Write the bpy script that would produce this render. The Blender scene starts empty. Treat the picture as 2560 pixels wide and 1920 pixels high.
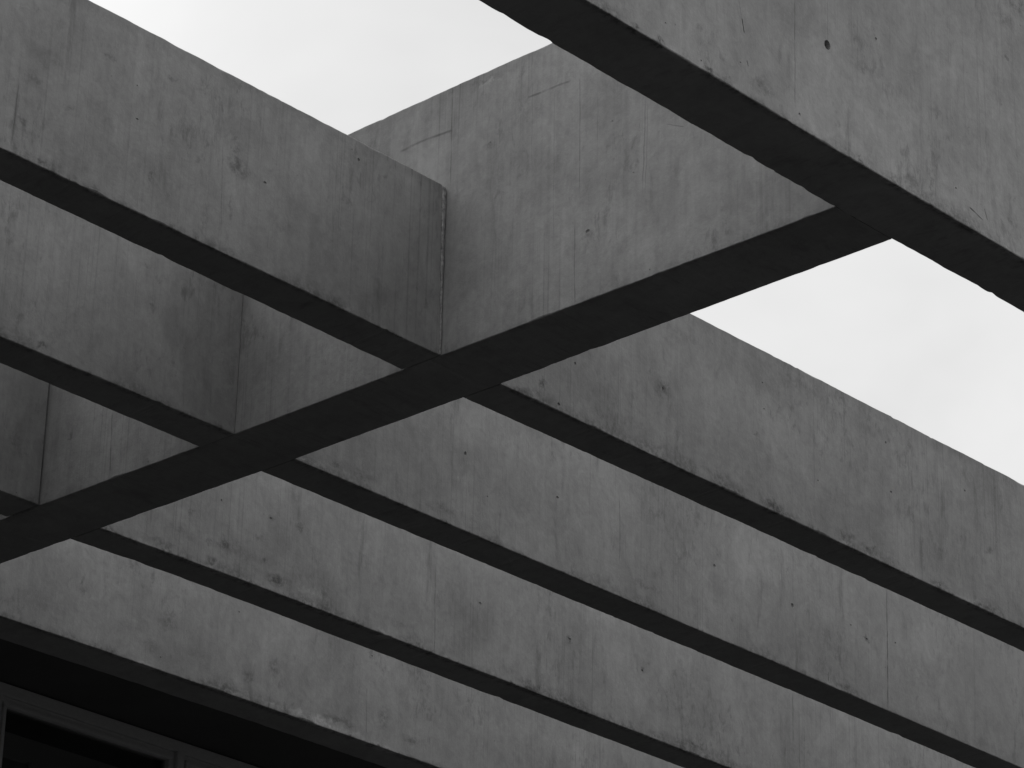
import bpy, bmesh, math, random
from mathutils import Vector, Matrix, noise

C = bpy.context.scene.collection
SC = bpy.context.scene

# ------------------------------------------------------------------ camera
cam_d = bpy.data.cameras.new('camera')
cam_d.sensor_width = 36.0
cam_d.lens = 117.1455
cam_d.clip_start = 0.05
cam_d.clip_end = 3000
cam = bpy.data.objects.new('camera', cam_d)
C.objects.link(cam)
R_ = (0.67801847, -0.73470118, 0.02247526)
U_ = (-0.31835044, -0.26595465, 0.90990171)
F_ = (0.66252846, 0.62408517, 0.41421461)
cam.matrix_world = Matrix(((R_[0], U_[0], -F_[0], 0.0), (R_[1], U_[1], -F_[1], 0.0),
                           (R_[2], U_[2], -F_[2], 1.6), (0, 0, 0, 1)))
SC.camera = cam

# ------------------------------------------------------------------ sky (grey overcast, dark and bright lobes added), weak wide sun
SUN_EL, SUN_AZ = 50.0, 135.0       # azimuth clockwise from +Y
SKY_STRENGTH = 0.10
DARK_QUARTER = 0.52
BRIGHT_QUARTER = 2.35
w = bpy.data.worlds.new('World'); SC.world = w; w.use_nodes = True
nt = w.node_tree; nt.nodes.clear()
def N(t, kind, **kw):
    n = t.nodes.new(kind)
    for k, v in kw.items(): setattr(n, k, v)
    return n
sky = N(nt, 'ShaderNodeTexSky', sky_type='NISHITA', sun_disc=False)
sky.sun_elevation = math.radians(SUN_EL); sky.sun_rotation = math.radians(SUN_AZ)
bw = N(nt, 'ShaderNodeRGBToBW'); nt.links.new(sky.outputs[0], bw.inputs[0])
tc = N(nt, 'ShaderNodeTexCoord')
n1 = N(nt, 'ShaderNodeTexNoise'); n1.inputs['Scale'].default_value = 7.0; n1.inputs['Detail'].default_value = 4.0
n1.inputs['Roughness'].default_value = 0.5; n1.inputs['Distortion'].default_value = 0.3
mp = N(nt, 'ShaderNodeMapping'); mp.inputs['Scale'].default_value = (1.0, 1.0, 1.9); mp.inputs['Location'].default_value = (0.3, 0.1, 0.45)
nt.links.new(tc.outputs['Generated'], mp.inputs[0]); nt.links.new(mp.outputs[0], n1.inputs['Vector'])
mr = N(nt, 'ShaderNodeMapRange'); mr.inputs[1].default_value = 0.3; mr.inputs[2].default_value = 0.7
mr.inputs[3].default_value = 0.92; mr.inputs[4].default_value = 1.08
nt.links.new(n1.outputs[0], mr.inputs[0])
mixc = N(nt, 'ShaderNodeMix'); mixc.data_type = 'FLOAT'          # cloud deck veils most of the clear sky gradient
mixc.inputs[0].default_value = 0.86
nt.links.new(bw.outputs[0], mixc.inputs[2]); mixc.inputs[3].default_value = 9.2
mul = N(nt, 'ShaderNodeMath', operation='MULTIPLY')
nt.links.new(mixc.outputs[0], mul.inputs[0]); nt.links.new(mr.outputs[0], mul.inputs[1])
# dark sky lobe added behind the camera to shade the beam faces
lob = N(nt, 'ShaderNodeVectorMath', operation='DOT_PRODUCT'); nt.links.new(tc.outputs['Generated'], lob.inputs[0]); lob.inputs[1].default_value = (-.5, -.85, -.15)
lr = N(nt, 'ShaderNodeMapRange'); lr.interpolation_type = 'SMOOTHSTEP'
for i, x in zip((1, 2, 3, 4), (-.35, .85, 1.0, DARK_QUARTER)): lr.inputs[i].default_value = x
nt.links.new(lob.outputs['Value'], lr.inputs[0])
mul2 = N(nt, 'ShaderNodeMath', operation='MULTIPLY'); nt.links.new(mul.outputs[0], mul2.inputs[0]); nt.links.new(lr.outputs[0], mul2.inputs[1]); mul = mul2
# bright sky lobe added on the left to light the cross beam face
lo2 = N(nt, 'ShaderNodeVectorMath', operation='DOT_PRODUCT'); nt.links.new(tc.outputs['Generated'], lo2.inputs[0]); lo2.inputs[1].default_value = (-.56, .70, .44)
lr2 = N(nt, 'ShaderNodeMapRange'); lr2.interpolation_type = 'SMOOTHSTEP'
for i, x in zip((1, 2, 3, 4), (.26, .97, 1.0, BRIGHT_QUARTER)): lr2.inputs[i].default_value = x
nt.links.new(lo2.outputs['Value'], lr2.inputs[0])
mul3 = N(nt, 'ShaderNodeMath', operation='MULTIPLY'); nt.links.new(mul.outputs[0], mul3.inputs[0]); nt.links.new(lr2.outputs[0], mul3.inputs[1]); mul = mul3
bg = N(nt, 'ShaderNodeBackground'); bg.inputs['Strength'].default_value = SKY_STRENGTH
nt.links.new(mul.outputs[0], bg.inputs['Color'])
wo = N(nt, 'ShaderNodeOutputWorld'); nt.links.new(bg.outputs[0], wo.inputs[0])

sl = bpy.data.lights.new('sun', 'SUN'); sl.energy = 0.52; sl.angle = math.radians(35); sl.color = (1, 1, 1)
so = bpy.data.objects.new('sun', sl); C.objects.link(so); so.location = (0, 0, 30)
_e, _a = math.radians(SUN_EL), math.radians(SUN_AZ)
sd = Vector((math.sin(_a)*math.cos(_e), math.cos(_a)*math.cos(_e), math.sin(_e)))
so.rotation_euler = sd.to_track_quat('Z', 'Y').to_euler()

SC.view_settings.view_transform = 'Standard'; SC.view_settings.look = 'None'
SC.view_settings.exposure = 0.0; SC.view_settings.gamma = 1.0
SC.render.resolution_x = 1024; SC.render.resolution_y = 768

# ------------------------------------------------------------------ marks read off the concrete: beam face coordinates in metres
SPOTS = {
 'V0': [(7.096,0.325,0.022,0.023,0.2),(6.731,0.020,0.008,0.014,0.45),(6.753,0.326,0.069,0.021,0.16),(5.849,0.005,0.023,0.010,0.5),(5.747,0.002,0.023,0.010,0.4),(6.052,0.005,0.024,0.012,0.45),(6.125,0.008,0.051,0.015,0.3),(5.634,0.010,0.057,0.017,0.3),(5.965,0.006,0.020,0.015,0.2),(6.889,0.008,0.031,0.013,0.4),(6.963,0.046,0.043,0.019,0.25),(7.063,0.066,0.008,0.040,0.25),(7.559,0.900,0.111,0.039,0.3),(7.473,0.806,0.053,0.024,0.2),(7.469,0.677,0.015,0.013,0.3),(6.282,0.061,0.053,0.025,0.25),(6.564,0.267,0.074,0.040,-0.06),(7.203,-0.003,0.081,0.019,0.15),(6.401,0.312,0.073,0.079,0.06),],
 'C': [(6.614,0.699,0.020,0.016,0.2),(6.180,0.226,0.023,0.022,0.22),(6.422,0.460,0.070,0.035,0.08),(6.030,0.133,0.016,0.041,0.12),(6.478,-0.003,0.052,0.017,0.12),(8.654,0.235,0.020,0.015,0.35),(8.214,0.012,0.006,0.016,0.4),(6.622,0.936,0.055,0.006,-0.2),(6.641,0.954,0.062,0.011,0.18),(5.822,0.332,0.019,0.017,0.12),],
 'V1L': [(5.979,0.304,0.042,0.027,0.28),(5.965,0.350,0.011,0.046,0.25),(5.952,0.158,0.008,0.053,0.2),(5.443,0.457,0.017,0.012,0.3),(5.692,0.490,0.013,0.009,0.3),(5.169,0.264,0.021,0.019,0.22),(5.314,0.235,0.020,0.013,0.18),(5.222,0.017,0.011,0.012,0.35),(5.630,0.137,0.009,0.021,0.25),(5.136,0.113,0.014,0.020,0.25),(6.432,0.381,0.028,0.017,0.2),(5.217,0.352,0.058,0.038,0.1),(5.768,0.344,0.047,0.066,0.08),(6.163,0.187,0.066,0.030,0.12),(5.483,0.225,0.012,0.039,-0.1),],
 'V1R': [(7.988,0.272,0.047,0.036,0.25),(7.988,0.269,0.017,0.015,0.3),(7.769,0.214,0.004,0.012,0.5),(8.497,0.262,0.014,0.008,0.4),(7.378,0.069,0.010,0.023,0.4),(7.264,0.009,0.050,0.017,0.3),(7.322,0.015,0.027,0.009,-0.2),(8.582,0.021,0.068,0.022,0.4),(8.663,0.012,0.069,0.012,0.35),(9.018,0.038,0.048,0.016,0.3),(9.001,0.014,0.053,0.008,-0.2),(9.157,0.030,0.059,0.016,0.35),(9.382,0.271,0.020,0.036,0.15),(9.583,0.016,0.062,0.013,0.35),(9.925,0.266,0.024,0.015,0.3),(8.295,0.039,0.088,0.018,0.25),(9.772,0.570,0.016,0.010,0.2),(8.077,0.516,0.130,0.012,0.12),(8.755,0.553,0.189,0.013,0.12),(9.869,0.007,0.079,0.013,0.3),],
 'V2L': [(6.501,0.327,0.014,0.037,0.26),(6.049,0.031,0.026,0.014,0.35),(6.863,0.206,0.018,0.088,0.15),(6.327,-0.011,0.084,0.011,0.18),],
 'V2R': [(10.830,0.218,0.228,0.090,0.14),(11.253,0.039,0.089,0.029,0.32),(10.975,0.275,0.026,0.022,0.22),(10.445,0.272,0.022,0.014,0.4),(7.220,0.018,0.026,0.012,-0.3),(7.310,0.028,0.034,0.012,-0.25),(7.400,0.030,0.058,0.010,-0.22),(7.370,0.040,0.019,0.015,0.25),(7.507,0.047,0.059,0.018,0.2),(9.040,0.087,0.080,0.016,0.25),(10.879,0.054,0.171,0.039,0.15),(10.302,0.012,0.107,0.021,0.3),(8.092,0.063,0.063,0.062,0.1),(8.682,0.087,0.045,0.048,0.1),(7.903,0.051,0.082,0.015,0.2),(11.426,0.028,0.121,0.029,0.3),(10.201,0.199,0.107,0.052,0.07),],
 'V3R': [(7.676,0.098,0.012,0.028,0.35),(7.761,0.122,0.032,0.022,0.28),(7.699,0.036,0.028,0.013,0.3),(8.032,0.053,0.070,0.022,0.38),(7.800,0.069,0.028,0.013,-0.15),(7.983,0.292,0.016,0.011,0.3),(8.138,0.299,0.017,0.029,0.28),(7.929,0.198,0.029,0.019,0.22),(7.591,0.191,0.018,0.013,0.28),(7.967,0.115,0.018,0.013,0.3),(7.838,0.110,0.141,0.032,0.16),(9.706,0.292,0.022,0.014,0.35),(10.174,0.283,0.021,0.014,0.3),(9.464,0.019,0.067,0.021,0.35),(7.441,0.035,0.096,0.012,0.2),(8.220,0.061,0.084,0.013,-0.18),(7.535,0.096,0.078,0.031,0.15),(10.522,0.044,0.080,0.018,0.3),(8.703,0.069,0.089,0.017,0.15),],
 'V4': [(8.960,0.019,0.068,0.010,-0.22),(9.110,0.021,0.092,0.021,-0.22),(9.275,0.025,0.098,0.023,-0.22),(9.431,0.012,0.085,0.016,-0.25),(9.192,0.023,0.139,0.028,-0.15),(9.576,0.004,0.072,0.009,-0.2),(9.356,0.057,0.104,0.016,0.25),(8.955,0.187,0.036,0.042,0.26),(8.821,0.108,0.045,0.021,0.22),(8.356,0.202,0.047,0.027,0.22),(8.277,0.088,0.046,0.023,0.22),(9.618,0.128,0.034,0.054,0.26),(7.906,0.239,0.014,0.046,0.22),(8.546,0.119,0.108,0.034,0.1),(8.687,0.019,0.110,0.014,0.22),(9.794,0.082,0.064,0.018,0.28),(8.359,0.240,0.017,0.051,0.15),(7.695,0.114,0.119,0.049,0.08),],
 'V3L': [(6.751,0.210,0.025,0.060,0.15),],
}
LINES = {
 'V0': [(6.183,0.290,6.196,0.237,0.0028,0.3),(6.196,0.237,6.205,0.195,0.0032,0.7),(7.251,0.068,7.315,0.052,0.0041,0.75),(7.326,0.093,7.338,0.061,0.0031,0.45),(6.434,0.405,6.429,0.064,0.0037,0.28),(6.216,0.112,6.221,0.096,0.0026,0.6),(6.586,0.475,6.585,0.344,0.0028,0.14),(6.730,0.487,6.717,0.229,0.0029,0.12),(7.322,0.643,7.287,0.030,0.0085,0.06),],
 'C': [(6.451,0.817,6.394,0.813,0.0071,0.3),(6.394,0.813,6.269,0.809,0.0062,0.24),(7.029,0.824,6.891,0.824,0.0076,0.25),(6.891,0.824,6.793,0.817,0.0075,0.32),(6.795,0.984,6.791,0.623,0.0037,0.28),(6.236,0.284,6.232,0.011,0.0034,0.28),(6.224,0.819,6.218,0.391,0.0043,0.2),(5.950,0.621,5.954,0.308,0.0041,0.22),(5.939,0.612,5.943,0.304,0.0025,0.2),(6.148,0.710,6.144,0.450,0.0025,0.16),(5.858,0.505,5.790,0.473,0.0032,0.25),(8.429,0.265,8.414,0.030,0.0044,0.3),(6.336,0.794,6.327,0.257,0.0026,0.14),(6.437,0.995,6.427,0.578,0.0027,0.14),],
 'V1L': [(5.116,0.223,5.111,0.031,0.0035,0.28),(5.906,0.360,5.923,0.079,0.0032,0.18),(6.371,0.525,6.392,0.193,0.0026,0.15),],
 'V1R': [(8.839,0.614,8.830,0.135,0.0048,0.12),],
 'V2L': [(6.653,0.147,6.662,-0.026,0.0026,0.15),],
 'V2R': [(10.595,0.532,10.582,0.003,0.0073,0.55),(11.225,0.528,11.206,0.034,0.0120,0.2),(8.879,0.394,8.885,0.149,0.0046,0.25),(9.957,0.544,9.952,0.300,0.0039,0.14),(10.179,0.055,10.178,0.021,0.0053,0.4),],
 'V3R': [(8.889,0.362,8.901,0.005,0.0046,0.25),(11.213,0.456,11.217,0.243,0.0087,0.22),],
 'V4': [(9.506,0.246,9.516,0.040,0.0072,0.18),],
 'V3L': [],
}
PITS = {
 'V0': [(6.582,0.325,0.0169,0.0186),(6.814,0.448,0.0068,0.0082),(6.448,0.043,0.0072,0.0077),(5.870,0.075,0.0049,0.0037),(6.019,0.025,0.0051,0.0050),(6.188,0.094,0.0052,0.0038),(7.184,0.106,0.0061,0.0054),],
 'C': [(6.182,0.241,0.0134,0.0099),(6.614,0.708,0.0072,0.0045),(6.084,0.596,0.0050,0.0043),(5.925,0.024,0.0048,0.0041),(5.994,0.382,0.0049,0.0042),],
 'V1L': [(5.564,0.301,0.0091,0.0052),(5.554,0.411,0.0046,0.0040),(6.090,0.301,0.0115,0.0068),(6.485,0.544,0.0088,0.0099),(5.329,0.002,0.0044,0.0038),],
 'V1R': [(7.534,0.202,0.0080,0.0088),(7.456,0.025,0.0098,0.0087),(7.988,0.266,0.0064,0.0106),(9.294,0.300,0.0100,0.0065),(9.768,0.457,0.0080,0.0068),(9.269,0.492,0.0075,0.0083),(8.546,0.382,0.0069,0.0047),(8.853,0.203,0.0071,0.0048),(8.538,0.483,0.0069,0.0048),],
 'V2L': [],
 'V2R': [(8.020,0.302,0.0105,0.0125),(8.525,0.290,0.0111,0.0080),(9.451,0.297,0.0124,0.0101),(9.946,0.276,0.0130,0.0138),(10.445,0.274,0.0110,0.0089),(10.645,0.315,0.0084,0.0072),(8.143,0.171,0.0064,0.0047),(10.338,0.305,0.0082,0.0053),],
 'V3R': [(9.155,0.289,0.0117,0.0086),(10.174,0.284,0.0104,0.0072),(7.728,0.285,0.0060,0.0080),(7.983,0.292,0.0082,0.0065),(9.706,0.292,0.0099,0.0070),],
 'V4': [(8.744,0.369,0.0067,0.0052),(8.336,0.055,0.0063,0.0050),(9.530,0.395,0.0073,0.0054),],
 'V3L': [],
}
GROUND = 0.027
FRAME = 0.7
SIDE = [(2.4, 3.2, 7.2, 11.0, 0.0, 9.4), (2.4, 3.2, 11.0, 16.2, 0.0, 9.4)]
LINE_K = 1.3

# ------------------------------------------------------------------ helpers
def link_mesh(name, bm, mat, parent=None, loc=(0, 0, 0)):
    me = bpy.data.meshes.new(name); bm.to_mesh(me); bm.free()
    o = bpy.data.objects.new(name, me); C.objects.link(o)
    if mat: me.materials.append(mat)
    o.location = loc
    if parent: o.parent = parent
    return o
def tag(o, label=None, cat=None, group=None, kind=None):
    if label: o['label'] = label
    if cat: o['category'] = cat
    if group: o['group'] = group
    if kind: o['kind'] = kind
    return o
def empty(name, loc):
    o = bpy.data.objects.new(name, None); C.objects.link(o); o.location = loc; o.empty_display_size = 0.2
    return o
def add_box(bm, x0, x1, y0, y1, z0, z1, bev=0.0):
    b2 = bmesh.new()
    vs = [b2.verts.new((x, y, z)) for x in (x0, x1) for y in (y0, y1) for z in (z0, z1)]
    for f in ((0, 1, 3, 2), (4, 6, 7, 5), (0, 4, 5, 1), (2, 3, 7, 6), (0, 2, 6, 4), (1, 5, 7, 3)):
        b2.faces.new([vs[i] for i in f])
    bmesh.ops.recalc_face_normals(b2, faces=b2.faces)
    if bev: bmesh.ops.bevel(b2, geom=b2.edges[:], offset=bev, segments=2, affect='EDGES')
    tmp = bpy.data.meshes.new('t'); b2.to_mesh(tmp); b2.free(); bm.from_mesh(tmp); bpy.data.meshes.remove(tmp)

# ------------------------------------------------------------------ materials
class T:
    """tiny node builder"""
    def __init__(s, name):
        s.m = bpy.data.materials.new(name); s.m.use_nodes = True; s.t = s.m.node_tree; s.t.nodes.clear()
    def n(s, kind, **kw): return N(s.t, kind, **kw)
    def plug(s, inp, v):
        if v is None: return
        if hasattr(v, 'is_linked') or isinstance(v, bpy.types.NodeSocket): s.t.links.new(v, inp)
        else: inp.default_value = v
    def math(s, op, a, b=None, clamp=False):
        m = s.n('ShaderNodeMath', operation=op, use_clamp=clamp); s.plug(m.inputs[0], a); s.plug(m.inputs[1], b); return m.outputs[0]
    def vm(s, op, a, b=None):
        m = s.n('ShaderNodeVectorMath', operation=op); s.plug(m.inputs[0], a); s.plug(m.inputs[1], b)
        return m.outputs['Value'] if op in ('LENGTH', 'DOT_PRODUCT', 'DISTANCE') else m.outputs[0]
    def rng(s, v, a, b, c, d, smooth=False):
        m = s.n('ShaderNodeMapRange'); m.clamp = True
        if smooth: m.interpolation_type = 'SMOOTHSTEP'
        s.plug(m.inputs[0], v)
        for i, x in zip((1, 2, 3, 4), (a, b, c, d)): s.plug(m.inputs[i], x)
        return m.outputs[0]
    def noise(s, vec, scale, detail=3, rough=.5, dist=0.0, color=False):
        m = s.n('ShaderNodeTexNoise'); s.plug(m.inputs['Vector'], vec); m.inputs['Scale'].default_value = scale
        m.inputs['Detail'].default_value = detail; m.inputs['Roughness'].default_value = rough; m.inputs['Distortion'].default_value = dist
        return m.outputs[1] if color else m.outputs[0]
    def map(s, vec, scale=(1, 1, 1), rot=(0, 0, 0), loc=(0, 0, 0)):
        m = s.n('ShaderNodeMapping'); s.plug(m.inputs[0], vec); m.inputs['Scale'].default_value = scale
        m.inputs['Rotation'].default_value = rot; m.inputs['Location'].default_value = loc; return m.outputs[0]

def concrete(name, seed=0.0, height=0.613, spots=(), lines=(), cross=False, u0=0.0, tone=0.36, dirt=1.0, streak=1.0):
    """cast concrete: u along the beam, d into it, z up from the soffit"""
    t = T(name)
    tcn = t.n('ShaderNodeTexCoord'); P = tcn.outputs['Object']
    sx = t.n('ShaderNodeSeparateXYZ'); t.plug(sx.inputs[0], P)
    u, d, z = (sx.outputs[1], sx.outputs[0], sx.outputs[2]) if cross else (sx.outputs[0], sx.outputs[1], sx.outputs[2])
    cb = t.n('ShaderNodeCombineXYZ'); t.plug(cb.inputs[0], u); t.plug(cb.inputs[1], d); t.plug(cb.inputs[2], z)
    Q = t.vm('ADD', cb.outputs[0], (seed*3.17, seed*1.31, seed*2.23))     # shifts the noises only
    # broad clouds, slanted mottling from the pour, fine grain
    A = t.rng(t.noise(Q, 2.1, 5, .55, .4), .28, .72, .84, 1.14)
    B = t.rng(t.noise(t.map(Q, (6.5, 6.5, 4.4), (0, .6, 0)), 1.0, 6, .64, .9), .3, .7, .87, 1.12)
    B2 = t.rng(t.noise(t.map(Q, (19, 19, 15), (0, .5, 0)), 1.0, 5, .66, .9), .40, .70, 1.03, .88)
    B3 = t.rng(t.noise(t.map(Q, (62, 62, 44), (0, .5, 0)), 1.0, 4, .7, .4), .32, .68, .955, 1.04)
    G = t.rng(t.noise(Q, 170, 3, .7), .2, .8, .955, 1.045)
    # formwork streaks running straight down the face
    m1 = t.rng(t.noise(t.map(Q, (1.3, 1.3, .9)), 1.0, 2, .5), .42, .62, 0, 1, True)
    S1 = t.noise(t.map(Q, (46, 4, .55)), 1.0, 3, .6)
    S2 = t.noise(t.map(Q, (130, 8, .8)), 1.0, 2, .5)
    s1 = t.rng(S1, .3, .7, 1-.036*streak, 1+.036*streak)
    s2 = t.rng(S2, .55, .70, 0, .15*streak, True)
    s2 = t.math('SUBTRACT', 1.0, t.math('MULTIPLY', s2, m1))
    v = A
    for x in (B, B2, B3, G, s1, s2): v = t.math('MULTIPLY', v, x)
    # weathered patches (rusty drips) along streaks
    dr = t.noise(t.map(Q, (13, 5, 2.6)), 1.0, 5, .65, .3)
    v = t.math('MULTIPLY', v, t.rng(dr, .58, .76, 1.0, .72, True))
    sm = t.math('MULTIPLY', t.noise(t.map(Q, (34, 12, 15)), 1.0, 5, .7, .5), t.rng(t.noise(Q, 2.6, 3, .6), .4, .65, .75, 1.05))
    v = t.math('MULTIPLY', v, t.rng(sm, .50, .70, 1.01, .74, True))
    # pinholes
    vo = t.n('ShaderNodeTexVoronoi'); vo.inputs['Scale'].default_value = 17; t.plug(vo.inputs['Vector'], Q)
    sc = t.n('ShaderNodeSeparateColor'); t.plug(sc.inputs[0], vo.outputs['Color'])
    pr = t.rng(sc.outputs[0], .80, 1.0, .0, .06)
    ph = t.rng(t.math('SUBTRACT', vo.outputs['Distance'], pr), -.03, .02, .62, 1.0)
    v = t.math('MULTIPLY', v, ph)
    # front-face marks
    wob = t.vm('SCALE', t.vm('SUBTRACT', t.noise(Q, 26, 4, .65, 0, True), (.5, .5, .5)))
    wob.node.inputs['Scale'].default_value = 0.085
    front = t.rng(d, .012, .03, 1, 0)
    W0 = t.vm('MULTIPLY', cb.outputs[0], (1, 0, 1))
    W1 = t.vm('ADD', W0, wob)
    patch = t.rng(t.noise(Q, 48, 5, .75), .38, .60, .15, 1.35)
    acc = None
    def put(mask, s):
        nonlocal acc
        k = t.math('SUBTRACT', 1.0, t.math('MULTIPLY', mask, s))
        acc = k if acc is None else t.math('MULTIPLY', acc, k)
    for (cu, cz, ru, rz, s) in spots:
        q = t.vm('MULTIPLY', t.vm('SUBTRACT', W1, (cu-u0, 0, cz)), (1/max(ru, .006), 0, 1/max(rz, .006)))
        mk = t.rng(t.vm('LENGTH', q), 1.5, .1, 0, 1, True)
        put(t.math('MULTIPLY', mk, patch), s*1.25)
    wob2 = t.vm('SCALE', t.vm('SUBTRACT', t.noise(Q, 9, 3, .6, 0, True), (.5, .5, .5))); wob2.node.inputs['Scale'].default_value = 0.012
    W2 = t.vm('ADD', W0, wob2)
    for (ua, za, ub, zb, wd, s) in lines:
        dx, dz = ub-ua, zb-za; L = math.hypot(dx, dz); dx /= L; dz /= L
        q = t.vm('SUBTRACT', W2, (ua-u0, 0, za))
        al = t.math('MULTIPLY', t.vm('DOT_PRODUCT', q, (dx, 0, dz)), 1/L)
        ac = t.math('ABSOLUTE', t.vm('DOT_PRODUCT', q, (-dz/(wd*.5), 0, dx/(wd*.5))))
        mk = t.math('MULTIPLY', t.rng(ac, 1.7, .3, 0, 1), t.rng(t.math('ABSOLUTE', t.math('SUBTRACT', al, .5)), .56, .42, 0, 1))
        put(t.math('MULTIPLY', mk, t.rng(t.noise(Q, 22, 2), .35, .55, .5, 1.1)), s*LINE_K)
    # grime crust just above the bottom arris, pale lime with painted arris highlights on some stretches
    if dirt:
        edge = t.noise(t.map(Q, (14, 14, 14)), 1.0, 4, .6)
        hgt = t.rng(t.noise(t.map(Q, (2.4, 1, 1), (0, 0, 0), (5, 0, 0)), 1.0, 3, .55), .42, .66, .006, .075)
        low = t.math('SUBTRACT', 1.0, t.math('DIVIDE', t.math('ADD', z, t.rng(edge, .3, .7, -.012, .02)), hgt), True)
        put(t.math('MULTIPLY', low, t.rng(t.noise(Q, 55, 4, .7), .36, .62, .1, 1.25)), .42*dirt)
        pale_rim = t.math('MULTIPLY', t.rng(t.noise(t.map(Q, (3.1, 1, 1), (0, 0, 0), (9, 0, 0)), 1.0, 3, .6), .50, .62, 0, 1, True), t.rng(t.math('ADD', z, t.rng(edge, .3, .7, -.014, .014)), .022, .002, 0, 1, True))
        put(pale_rim, -.22*dirt)
        lip = t.rng(t.math('ADD', z, t.rng(edge, .3, .7, -.03, .03)), height-.06, height-.012, 0, 1, True)
        put(lip, .11)
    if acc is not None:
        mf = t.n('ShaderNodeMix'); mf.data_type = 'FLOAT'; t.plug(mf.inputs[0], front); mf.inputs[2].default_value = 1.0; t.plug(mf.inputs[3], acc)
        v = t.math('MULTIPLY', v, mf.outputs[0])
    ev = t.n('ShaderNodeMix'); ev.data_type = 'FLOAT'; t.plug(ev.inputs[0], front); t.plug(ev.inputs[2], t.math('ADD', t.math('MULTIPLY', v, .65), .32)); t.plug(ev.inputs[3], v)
    v = t.math('MULTIPLY', ev.outputs[0], tone)
    col = t.n('ShaderNodeCombineColor')
    for i in range(3): t.plug(col.inputs[i], v)
    bsdf = t.n('ShaderNodeBsdfPrincipled'); t.plug(bsdf.inputs['Base Color'], col.outputs[0])
    bsdf.inputs['Roughness'].default_value = 0.82; bsdf.inputs['Specular IOR Level'].default_value = 0.25
    hb = t.math('ADD', t.math('MULTIPLY', t.noise(Q, 38, 5, .65), .5), t.math('MULTIPLY', S2, .12))
    hb = t.math('ADD', hb, t.math('MULTIPLY', t.noise(t.map(Q, (5, 5, 2.4), (0, .7, 0)), 1.0, 3, .5), 1.6))
    bp = t.n('ShaderNodeBump'); bp.inputs['Strength'].default_value = .55; bp.inputs['Distance'].default_value = .006
    t.plug(bp.inputs['Height'], hb); t.plug(bsdf.inputs['Normal'], bp.outputs[0])
    out = t.n('ShaderNodeOutputMaterial'); t.plug(out.inputs[0], bsdf.outputs[0])
    return t.m

def plain(name, c, rough=.6, var=.1, scale=20, spec=.4, bump=0.0, stretch=(1, 1, 1)):
    t = T(name); P = t.n('ShaderNodeTexCoord').outputs['Object']
    v = t.math('MULTIPLY', t.rng(t.noise(t.map(P, stretch), scale, 5, .6), .3, .7, 1-var, 1+var), c)
    col = t.n('ShaderNodeCombineColor')
    for i in range(3): t.plug(col.inputs[i], v)
    b = t.n('ShaderNodeBsdfPrincipled'); t.plug(b.inputs['Base Color'], col.outputs[0])
    b.inputs['Roughness'].default_value = rough; b.inputs['Specular IOR Level'].default_value = spec
    if bump:
        bp = t.n('ShaderNodeBump'); bp.inputs['Strength'].default_value = bump; bp.inputs['Distance'].default_value = .004
        t.plug(bp.inputs['Height'], t.noise(t.map(P, stretch), scale*3, 4, .6)); t.plug(b.inputs['Normal'], bp.outputs[0])
    o = t.n('ShaderNodeOutputMaterial'); t.plug(o.inputs[0], b.outputs[0]); return t.m

# ------------------------------------------------------------------ ground
XL, XR, YW = 1.2, 15.0, 11.2
Z0 = 6.1                                              # soffit level of the grid
bm = bmesh.new()
bmesh.ops.create_grid(bm, x_segments=60, y_segments=60, size=400)
tag(link_mesh('ground', bm, plain('paving', GROUND, .85, .18, 1.4, .3, .3)), kind='structure')

bm = bmesh.new(); add_box(bm, XL, 24, 5.6, YW+.02, -.05, .004)  # unseen dark sheet, added to cut ground bounce onto the soffits
tag(link_mesh('bounce_absorber', bm, plain('absorber_dark', .012, .8, .2, 3, .3, .2)), kind='structure')
# ------------------------------------------------------------------ beams
def fbm(x, s, o=3):
    v, a = 0.0, 1.0
    for k in range(o):
        v += a*noise.noise(Vector((x, s*7.3+k*11.1, s*1.7))); x *= 2.1; a *= .55
    return v
def interp(pl, u):
    if u <= pl[0][0]: return pl[0][1]
    for (a, va), (b, vb) in zip(pl, pl[1:]):
        if u <= b: return va+(vb-va)*(u-a)/(b-a)
    return pl[-1][1]

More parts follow.
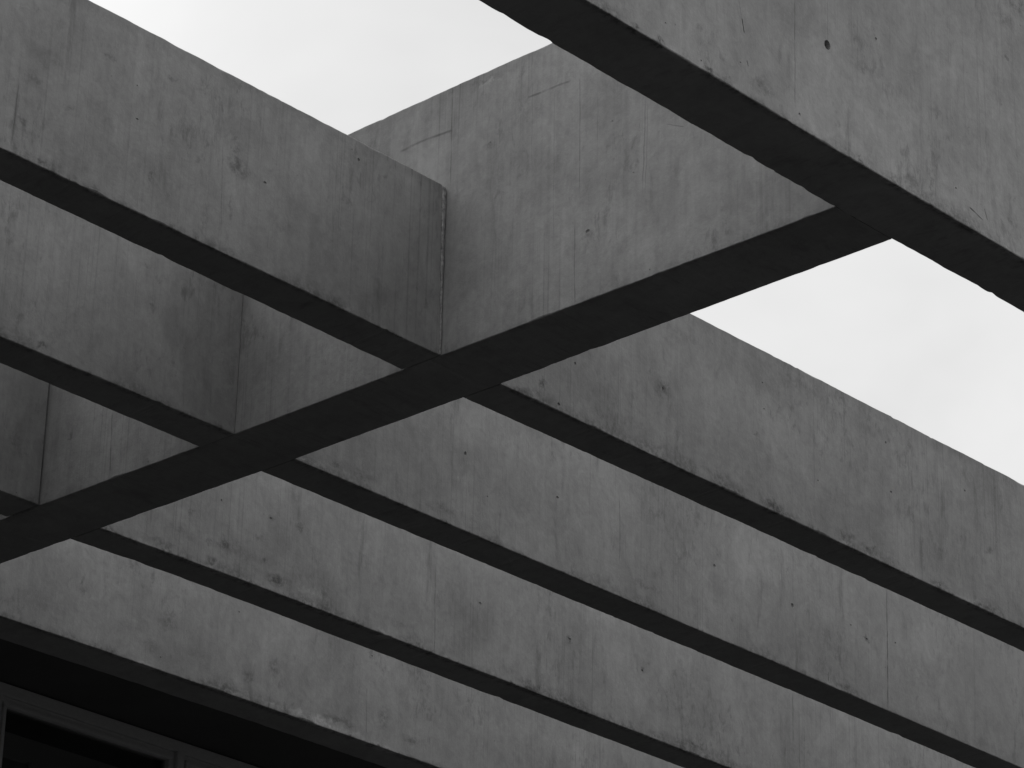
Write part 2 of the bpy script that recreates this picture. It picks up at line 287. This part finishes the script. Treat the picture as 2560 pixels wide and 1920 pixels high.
def beam(name, seed, ua, ub, front, back, height, mat, cross=False, pits=(), rough=1.0, step=0.014, taper=None):
    """a beam swept along u; front/back are polylines (u, depth) of its two lower arrises"""
    n = max(8, int((ub-ua)/step)); d0 = interp(front, ua)
    bm = bmesh.new(); rings = []
    for i in range(n+1):
        u = ua+(ub-ua)*i/n
        f, b = interp(front, u)-d0, interp(back, u)-d0
        sec = []
        def cut(k, base):      # worn arris: small uneven chamfer with the odd chip
            c = base*(1+.55*fbm(u*9, seed+k, 3))
            chip = noise.noise(Vector((u*6.5, seed*5+k*9, 3.3)))
            if chip > .38: c += (chip-.38)*.028*rough*(0.6+0.4*fbm(u*40, seed+k))
            return max(.0008, c)
        sag = .0011*rough*fbm(u*2.2, seed+40, 2)+.0007*rough*fbm(u*14, seed+41, 2)
        sagb = .0012*rough*fbm(u*2.0, seed+50, 2)+.0011*rough*fbm(u*13, seed+51, 2)
        top = height+.0012*rough*fbm(u*3.0, seed+60, 3)+.0011*rough*fbm(u*18, seed+61, 3)
        bo = .0016*rough*fbm(u*11, seed+70, 3)
        nk = noise.noise(Vector((u*21, seed*3.3, 8.1)))      # small spalls along the back arris and the top
        if nk > .36: bo -= (nk-.36)*.011*rough
        nk = noise.noise(Vector((u*17, seed*2.3, 4.1)))
        if nk > .36: top -= (nk-.36)*.012*rough
        nk = noise.noise(Vector((u*24, seed*4.3, 1.1)))
        if nk > .40: sag += (nk-.40)*.009*rough
        c1, c2, c3, c4 = cut(1, .0028), cut(2, .0034), cut(3, .0045), cut(4, .0045)
        pts = [(f, sag+c1), (f+c1*.35, sag+c1*.35), (f+c1, sag),                 # front lower arris
               (b-c2+bo, sagb), (b-c2*.3+bo, sagb+c2*.3), (b+bo, sagb+c2),        # back lower arris
               (b, top-c3), (b-c3*.3, top-c3*.3), (b-c3, top),
               (f+c4, top), (f+c4*.3, top-c4*.3), (f, top-c4)]
        for (dd, zz) in pts:
            uu = u
            if taper and i == n: uu = u-taper*zz/height
            sec.append(bm.verts.new((dd, uu-ua, zz) if cross else (uu-ua, dd, zz)))
        rings.append(sec)
    m = len(rings[0])
    for a, b in zip(rings, rings[1:]):
        for k in range(m):
            bm.faces.new((a[k], a[(k+1) % m], b[(k+1) % m], b[k]))
    bm.faces.new(rings[0]); bm.faces.new(list(reversed(rings[-1])))
    bmesh.ops.recalc_face_normals(bm, faces=bm.faces)
    o = link_mesh(name, bm, mat, None, (d0, ua, Z0) if cross else (ua, d0, Z0))
    if pits:                                          # blow holes and tie holes cut into the face
        cb = bmesh.new()
        for j, (pu, pz, ru, rz) in enumerate(pits):
            big = ru > .012 and rz > .015
            if not big: ru *= .66; rz *= .66
            else: ru *= .86; rz *= .86
            dep = .045 if big else min(ru, rz)*.8
            fu = interp(front, pu)-d0
            vs = bmesh.ops.create_icosphere(cb, subdivisions=2, radius=1)['verts']
            for v in vs:
                k = 1+.16*noise.noise(v.co*2.3+Vector((j*3.1, 0, 0)))
                a, dd, zz = v.co.x*ru*k, v.co.y*dep*k, v.co.z*rz*k
                v.co = Vector((fu+dd, pu-ua+a, pz+zz)) if cross else Vector((pu-ua+a, fu+dd, pz+zz))
        bmesh.ops.recalc_face_normals(cb, faces=cb.faces)
        co = link_mesh('cutter', cb, mat, None, o.location)
        md = o.modifiers.new('b', 'BOOLEAN'); md.operation = 'DIFFERENCE'; md.solver = 'EXACT'; md.object = co
        bpy.context.view_layer.update()
        me = bpy.data.meshes.new_from_object(o.evaluated_get(bpy.context.evaluated_depsgraph_get()))
        if len(me.polygons) > 50:
            o.modifiers.clear(); old = o.data; o.data = me; bpy.data.meshes.remove(old)
        else: o.modifiers.clear()
        bpy.data.objects.remove(co)
    return o

def cmat(key, name, seed, **kw):
    return concrete(name, seed, spots=SPOTS.get(key, ()), lines=LINES.get(key, ()), **kw)

VH, CH = 0.613, 0.983

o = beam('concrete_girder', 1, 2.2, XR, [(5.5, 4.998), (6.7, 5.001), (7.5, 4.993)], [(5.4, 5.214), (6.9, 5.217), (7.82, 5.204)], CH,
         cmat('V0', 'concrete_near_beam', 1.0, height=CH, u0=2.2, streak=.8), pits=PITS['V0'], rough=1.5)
tag(o, 'nearest deep concrete beam crossing the upper right corner, with a round tie hole', 'concrete beam')

o = beam('cross_girder', 2, 5.2165, 9.765, [(5.2, 6.887), (6.8, 6.8905), (7.8, 6.897), (8.0, 6.891), (8.96, 6.884), (9.7, 6.882)],
         [(5.2, 7.161), (5.99, 7.166), (6.9, 7.174), (7.95, 7.177), (8.95, 7.166), (9.35, 7.163)], CH,
         cmat('C', 'concrete_cross_beam', 2.0, height=CH, cross=True, u0=5.2165, streak=1.7, dirt=.35), cross=True, pits=PITS['C'])
tag(o, 'broad tall cross beam running from the left edge up to the nearest beam', 'concrete beam')

G = 'shallow concrete beams on either side of the cross beam'
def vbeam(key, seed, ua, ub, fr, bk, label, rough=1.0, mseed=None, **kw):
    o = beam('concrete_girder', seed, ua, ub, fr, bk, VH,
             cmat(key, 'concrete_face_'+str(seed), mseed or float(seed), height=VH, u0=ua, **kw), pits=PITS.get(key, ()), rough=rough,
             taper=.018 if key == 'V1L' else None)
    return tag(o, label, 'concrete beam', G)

v1l = vbeam('V1L', 3, XL, 6.8835, [(5.07, 6.798), (6.89, 6.807)], [(5.2, 6.956), (6.897, 6.977)],
      'upper left beam ending in a rough pale mortar joint at the cross beam', 1.3)
vbeam('V1R', 4, 7.1755, XR, [(7.18, 6.808), (8.56, 6.808), (10.1, 6.803)], [(7.17, 6.978), (8.755, 6.962), (10.35, 6.957)],
      'right-hand beam whose top edge stands against the triangular patch of sky', 1.2)
vbeam('V2L', 5, XL, 6.894, [(5.88, 7.787), (6.9, 7.780)], [(6.0, 7.946), (6.9, 7.956)],
      'middle left beam seen directly below the beam with the mortar joint')
vbeam('V2R', 6, 7.1785, XR, [(7.18, 7.777), (9.78, 7.786), (11.55, 7.802)], [(7.18, 7.948), (9.985, 7.947), (11.43, 7.958)],
      'second right-hand beam below the sky patch, with a thin vertical seam')
vbeam('V3L', 7, XL, 6.876, [(6.7, 8.787), (6.885, 8.787)], [(6.0, 8.957), (6.883, 8.964)],
      'short dark beam piece at the left edge, lowest of the left-hand beams')
vbeam('V3R', 8, 7.168, XR, [(7.17, 8.784), (7.8, 8.769), (9.36, 8.772), (10.76, 8.786)], [(7.17, 8.951), (7.67, 8.930), (9.54, 8.939)],
      'third right-hand beam below the sky patch, its left end dirty and mottled', dirt=1.2)
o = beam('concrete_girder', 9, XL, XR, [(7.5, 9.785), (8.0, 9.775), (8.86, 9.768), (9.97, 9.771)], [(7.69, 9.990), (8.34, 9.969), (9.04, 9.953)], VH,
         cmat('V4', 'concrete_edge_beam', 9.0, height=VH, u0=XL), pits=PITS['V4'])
tag(o, 'lowest beam of all, pale lime stain on its bottom edge, above the windows', 'concrete beam')

# mortar squeezed into the joint where the upper left beam meets the cross beam
bm = bmesh.new(); n = 70; rings = []
for i in range(n+1):
    z = .004+(VH-.012)*i/n; k = z/VH
    wdt = .008+.017*k
    xb = 6.8895+.0005                                # bedded on the cross beam face
    yb = 6.806
    j1 = .0035*fbm(z*26, 91, 3)*(.4+k); j2 = .003*fbm(z*40, 92, 3)*(.4+k)
    ring = [(xb+.002, yb+.06), (xb-wdt-.006, yb+.06), (xb-wdt-.002, yb+.012), (xb-wdt*.82+j1*.6, yb+.004+j2*.8), (xb-wdt*.62, yb-.003+j2), (xb-wdt*.22, yb-.002+j2), (xb-wdt*.12, yb+.012), (xb+.002, yb+.014)]
    rings.append([bm.verts.new((x, y, z)) for x, y in ring])
for a, b in zip(rings, rings[1:]):
    for k in range(len(a)): bm.faces.new((a[k], a[(k+1) % len(a)], b[(k+1) % len(a)], b[k]))
bm.faces.new(rings[0]); bm.faces.new(list(reversed(rings[-1])))
bmesh.ops.recalc_face_normals(bm, faces=bm.faces)
mj = link_mesh('mortar_joint', bm, plain('mortar', .38, .9, .45, 60, .2, .8), v1l)
mj.location = (-v1l.location.x, -v1l.location.y, 0)

# ------------------------------------------------------------------ building behind: ceiling, window wall
bld = empty('building', (9.7, 11.3, 0))
def part(name, boxes, mat, parent=bld, bev=0.0):
    bm = bmesh.new()
    for b in boxes: add_box(bm, *b, bev=bev)
    o = link_mesh(name, bm, mat, parent)
    if parent is not None:
        p = parent; off = Vector(p.location)
        while p.parent: p = p.parent; off = off+Vector(p.location)
        o.location = -off
    return o
dark_wall = plain('dark_render', .06, .9, .12, 3, .2, .3)
ceil_m = plain('ceiling_board', .12, .9, .10, 2, .2, .2)
frame_m = plain('pale_frame_paint', FRAME, .5, .06, 30, .4, .1, (1, 1, 3))
YW = 11.2
part('ceiling', [(XL, 16, 9.99, 11.36, 6.462, 6.70)], ceil_m)
part('wall', [(XL, 16, YW+.02, 11.36, 0.0, 3.4), (XL, 16, 11.05+.31, 11.60, 6.40, 9.4)], dark_wall)
gl = T('window_glass')
b = gl.n('ShaderNodeBsdfPrincipled'); b.inputs['Base Color'].default_value = (.01, .01, .01, 1); b.inputs['Roughness'].default_value = .03
b.inputs['Transmission Weight'].default_value = .0; b.inputs['Specular IOR Level'].default_value = .3
gm = gl.n('ShaderNodeMixShader'); tr = gl.n('ShaderNodeBsdfTransparent'); tr.inputs[0].default_value = (.75, .75, .75, 1)
fr = gl.n('ShaderNodeFresnel'); fr.inputs[0].default_value = 1.45
gg = gl.n('ShaderNodeBsdfGlossy'); gg.inputs['Roughness'].default_value = .02; gg.inputs[0].default_value = (.8, .8, .8, 1)
gl.plug(gm.inputs[0], fr.outputs[0]); gl.plug(gm.inputs[1], tr.outputs[0]); gl.plug(gm.inputs[2], gg.outputs[0])
go = gl.n('ShaderNodeOutputMaterial'); gl.plug(go.inputs[0], gm.outputs[0])
gl.t.nodes.remove(b)
part('window_header', [(XL, 16, YW+.004, 11.33, 6.399, 6.455)], frame_m, bev=.003)
# mullion centres every 1.083 m, 9.714 is the one in view
xs = [9.714+1.083*k for k in range(-4, 6)]
for a, bx in zip(xs, xs[1:]):
    wx0, wx1 = a+.022, bx-.022                       # sash outer edges
    gx0, gx1 = a+.062, bx-.062                       # glass edges
    zt, zb = 6.397, 3.42
    f = part('window', [(wx0, wx1, YW+.012, YW+.07, zt-.024, zt), (wx0, wx1, YW+.012, YW+.07, zb, zb+.05),
                        (wx0, wx0+.021, YW+.012, YW+.07, zb+.05, zt-.024), (wx1-.021, wx1, YW+.012, YW+.07, zb+.05, zt-.024),
                        (wx0+.021, wx1-.021, YW, YW+.05, zt-.0435, zt-.026), (gx0-.018, gx0, YW+.002, YW+.05, zb+.05, zt-.045),
                        (gx1, gx1+.018, YW+.002, YW+.05, zb+.05, zt-.045)], frame_m, bev=.002)
    p = part('pane', [(gx0-.01, gx1+.01, YW+.03, YW+.036, zb+.04, zt-.035)], gl.m, parent=f)
for x in xs:
    part('mullion', [(x-.0215, x+.0215, YW-.008, YW+.12, 3.42, 6.3985)], frame_m, bev=.003)
room = plain('room_paint', .35, .9, .1, 2, .2)
part('room_wall', [(XL, 16, 16.0, 16.2, 3.0, 6.46)], room)
part('floor_slab', [(XL, 16, 11.37, 15.99, 3.0, 3.2)], room)
part('room_ceiling', [(XL, 16, 11.37, 15.99, 6.405, 6.46)], room)
part('partition', [(8.3, 9.071, 11.5, 11.53, 3.2, 6.236)], room)
part('post', [(9.071, 9.089, 11.49, 11.54, 3.2, 6.250)], frame_m)
part('side_occluder', SIDE, dark_wall)  # unseen wing wall, added to block sky light from the left-hand beams
part('roof', [(XL, 16, 11.61, 16.2, 9.2, 9.4)], dark_wall)
tag(bld, 'dark recessed building front with pale framed windows at the bottom left', 'building')
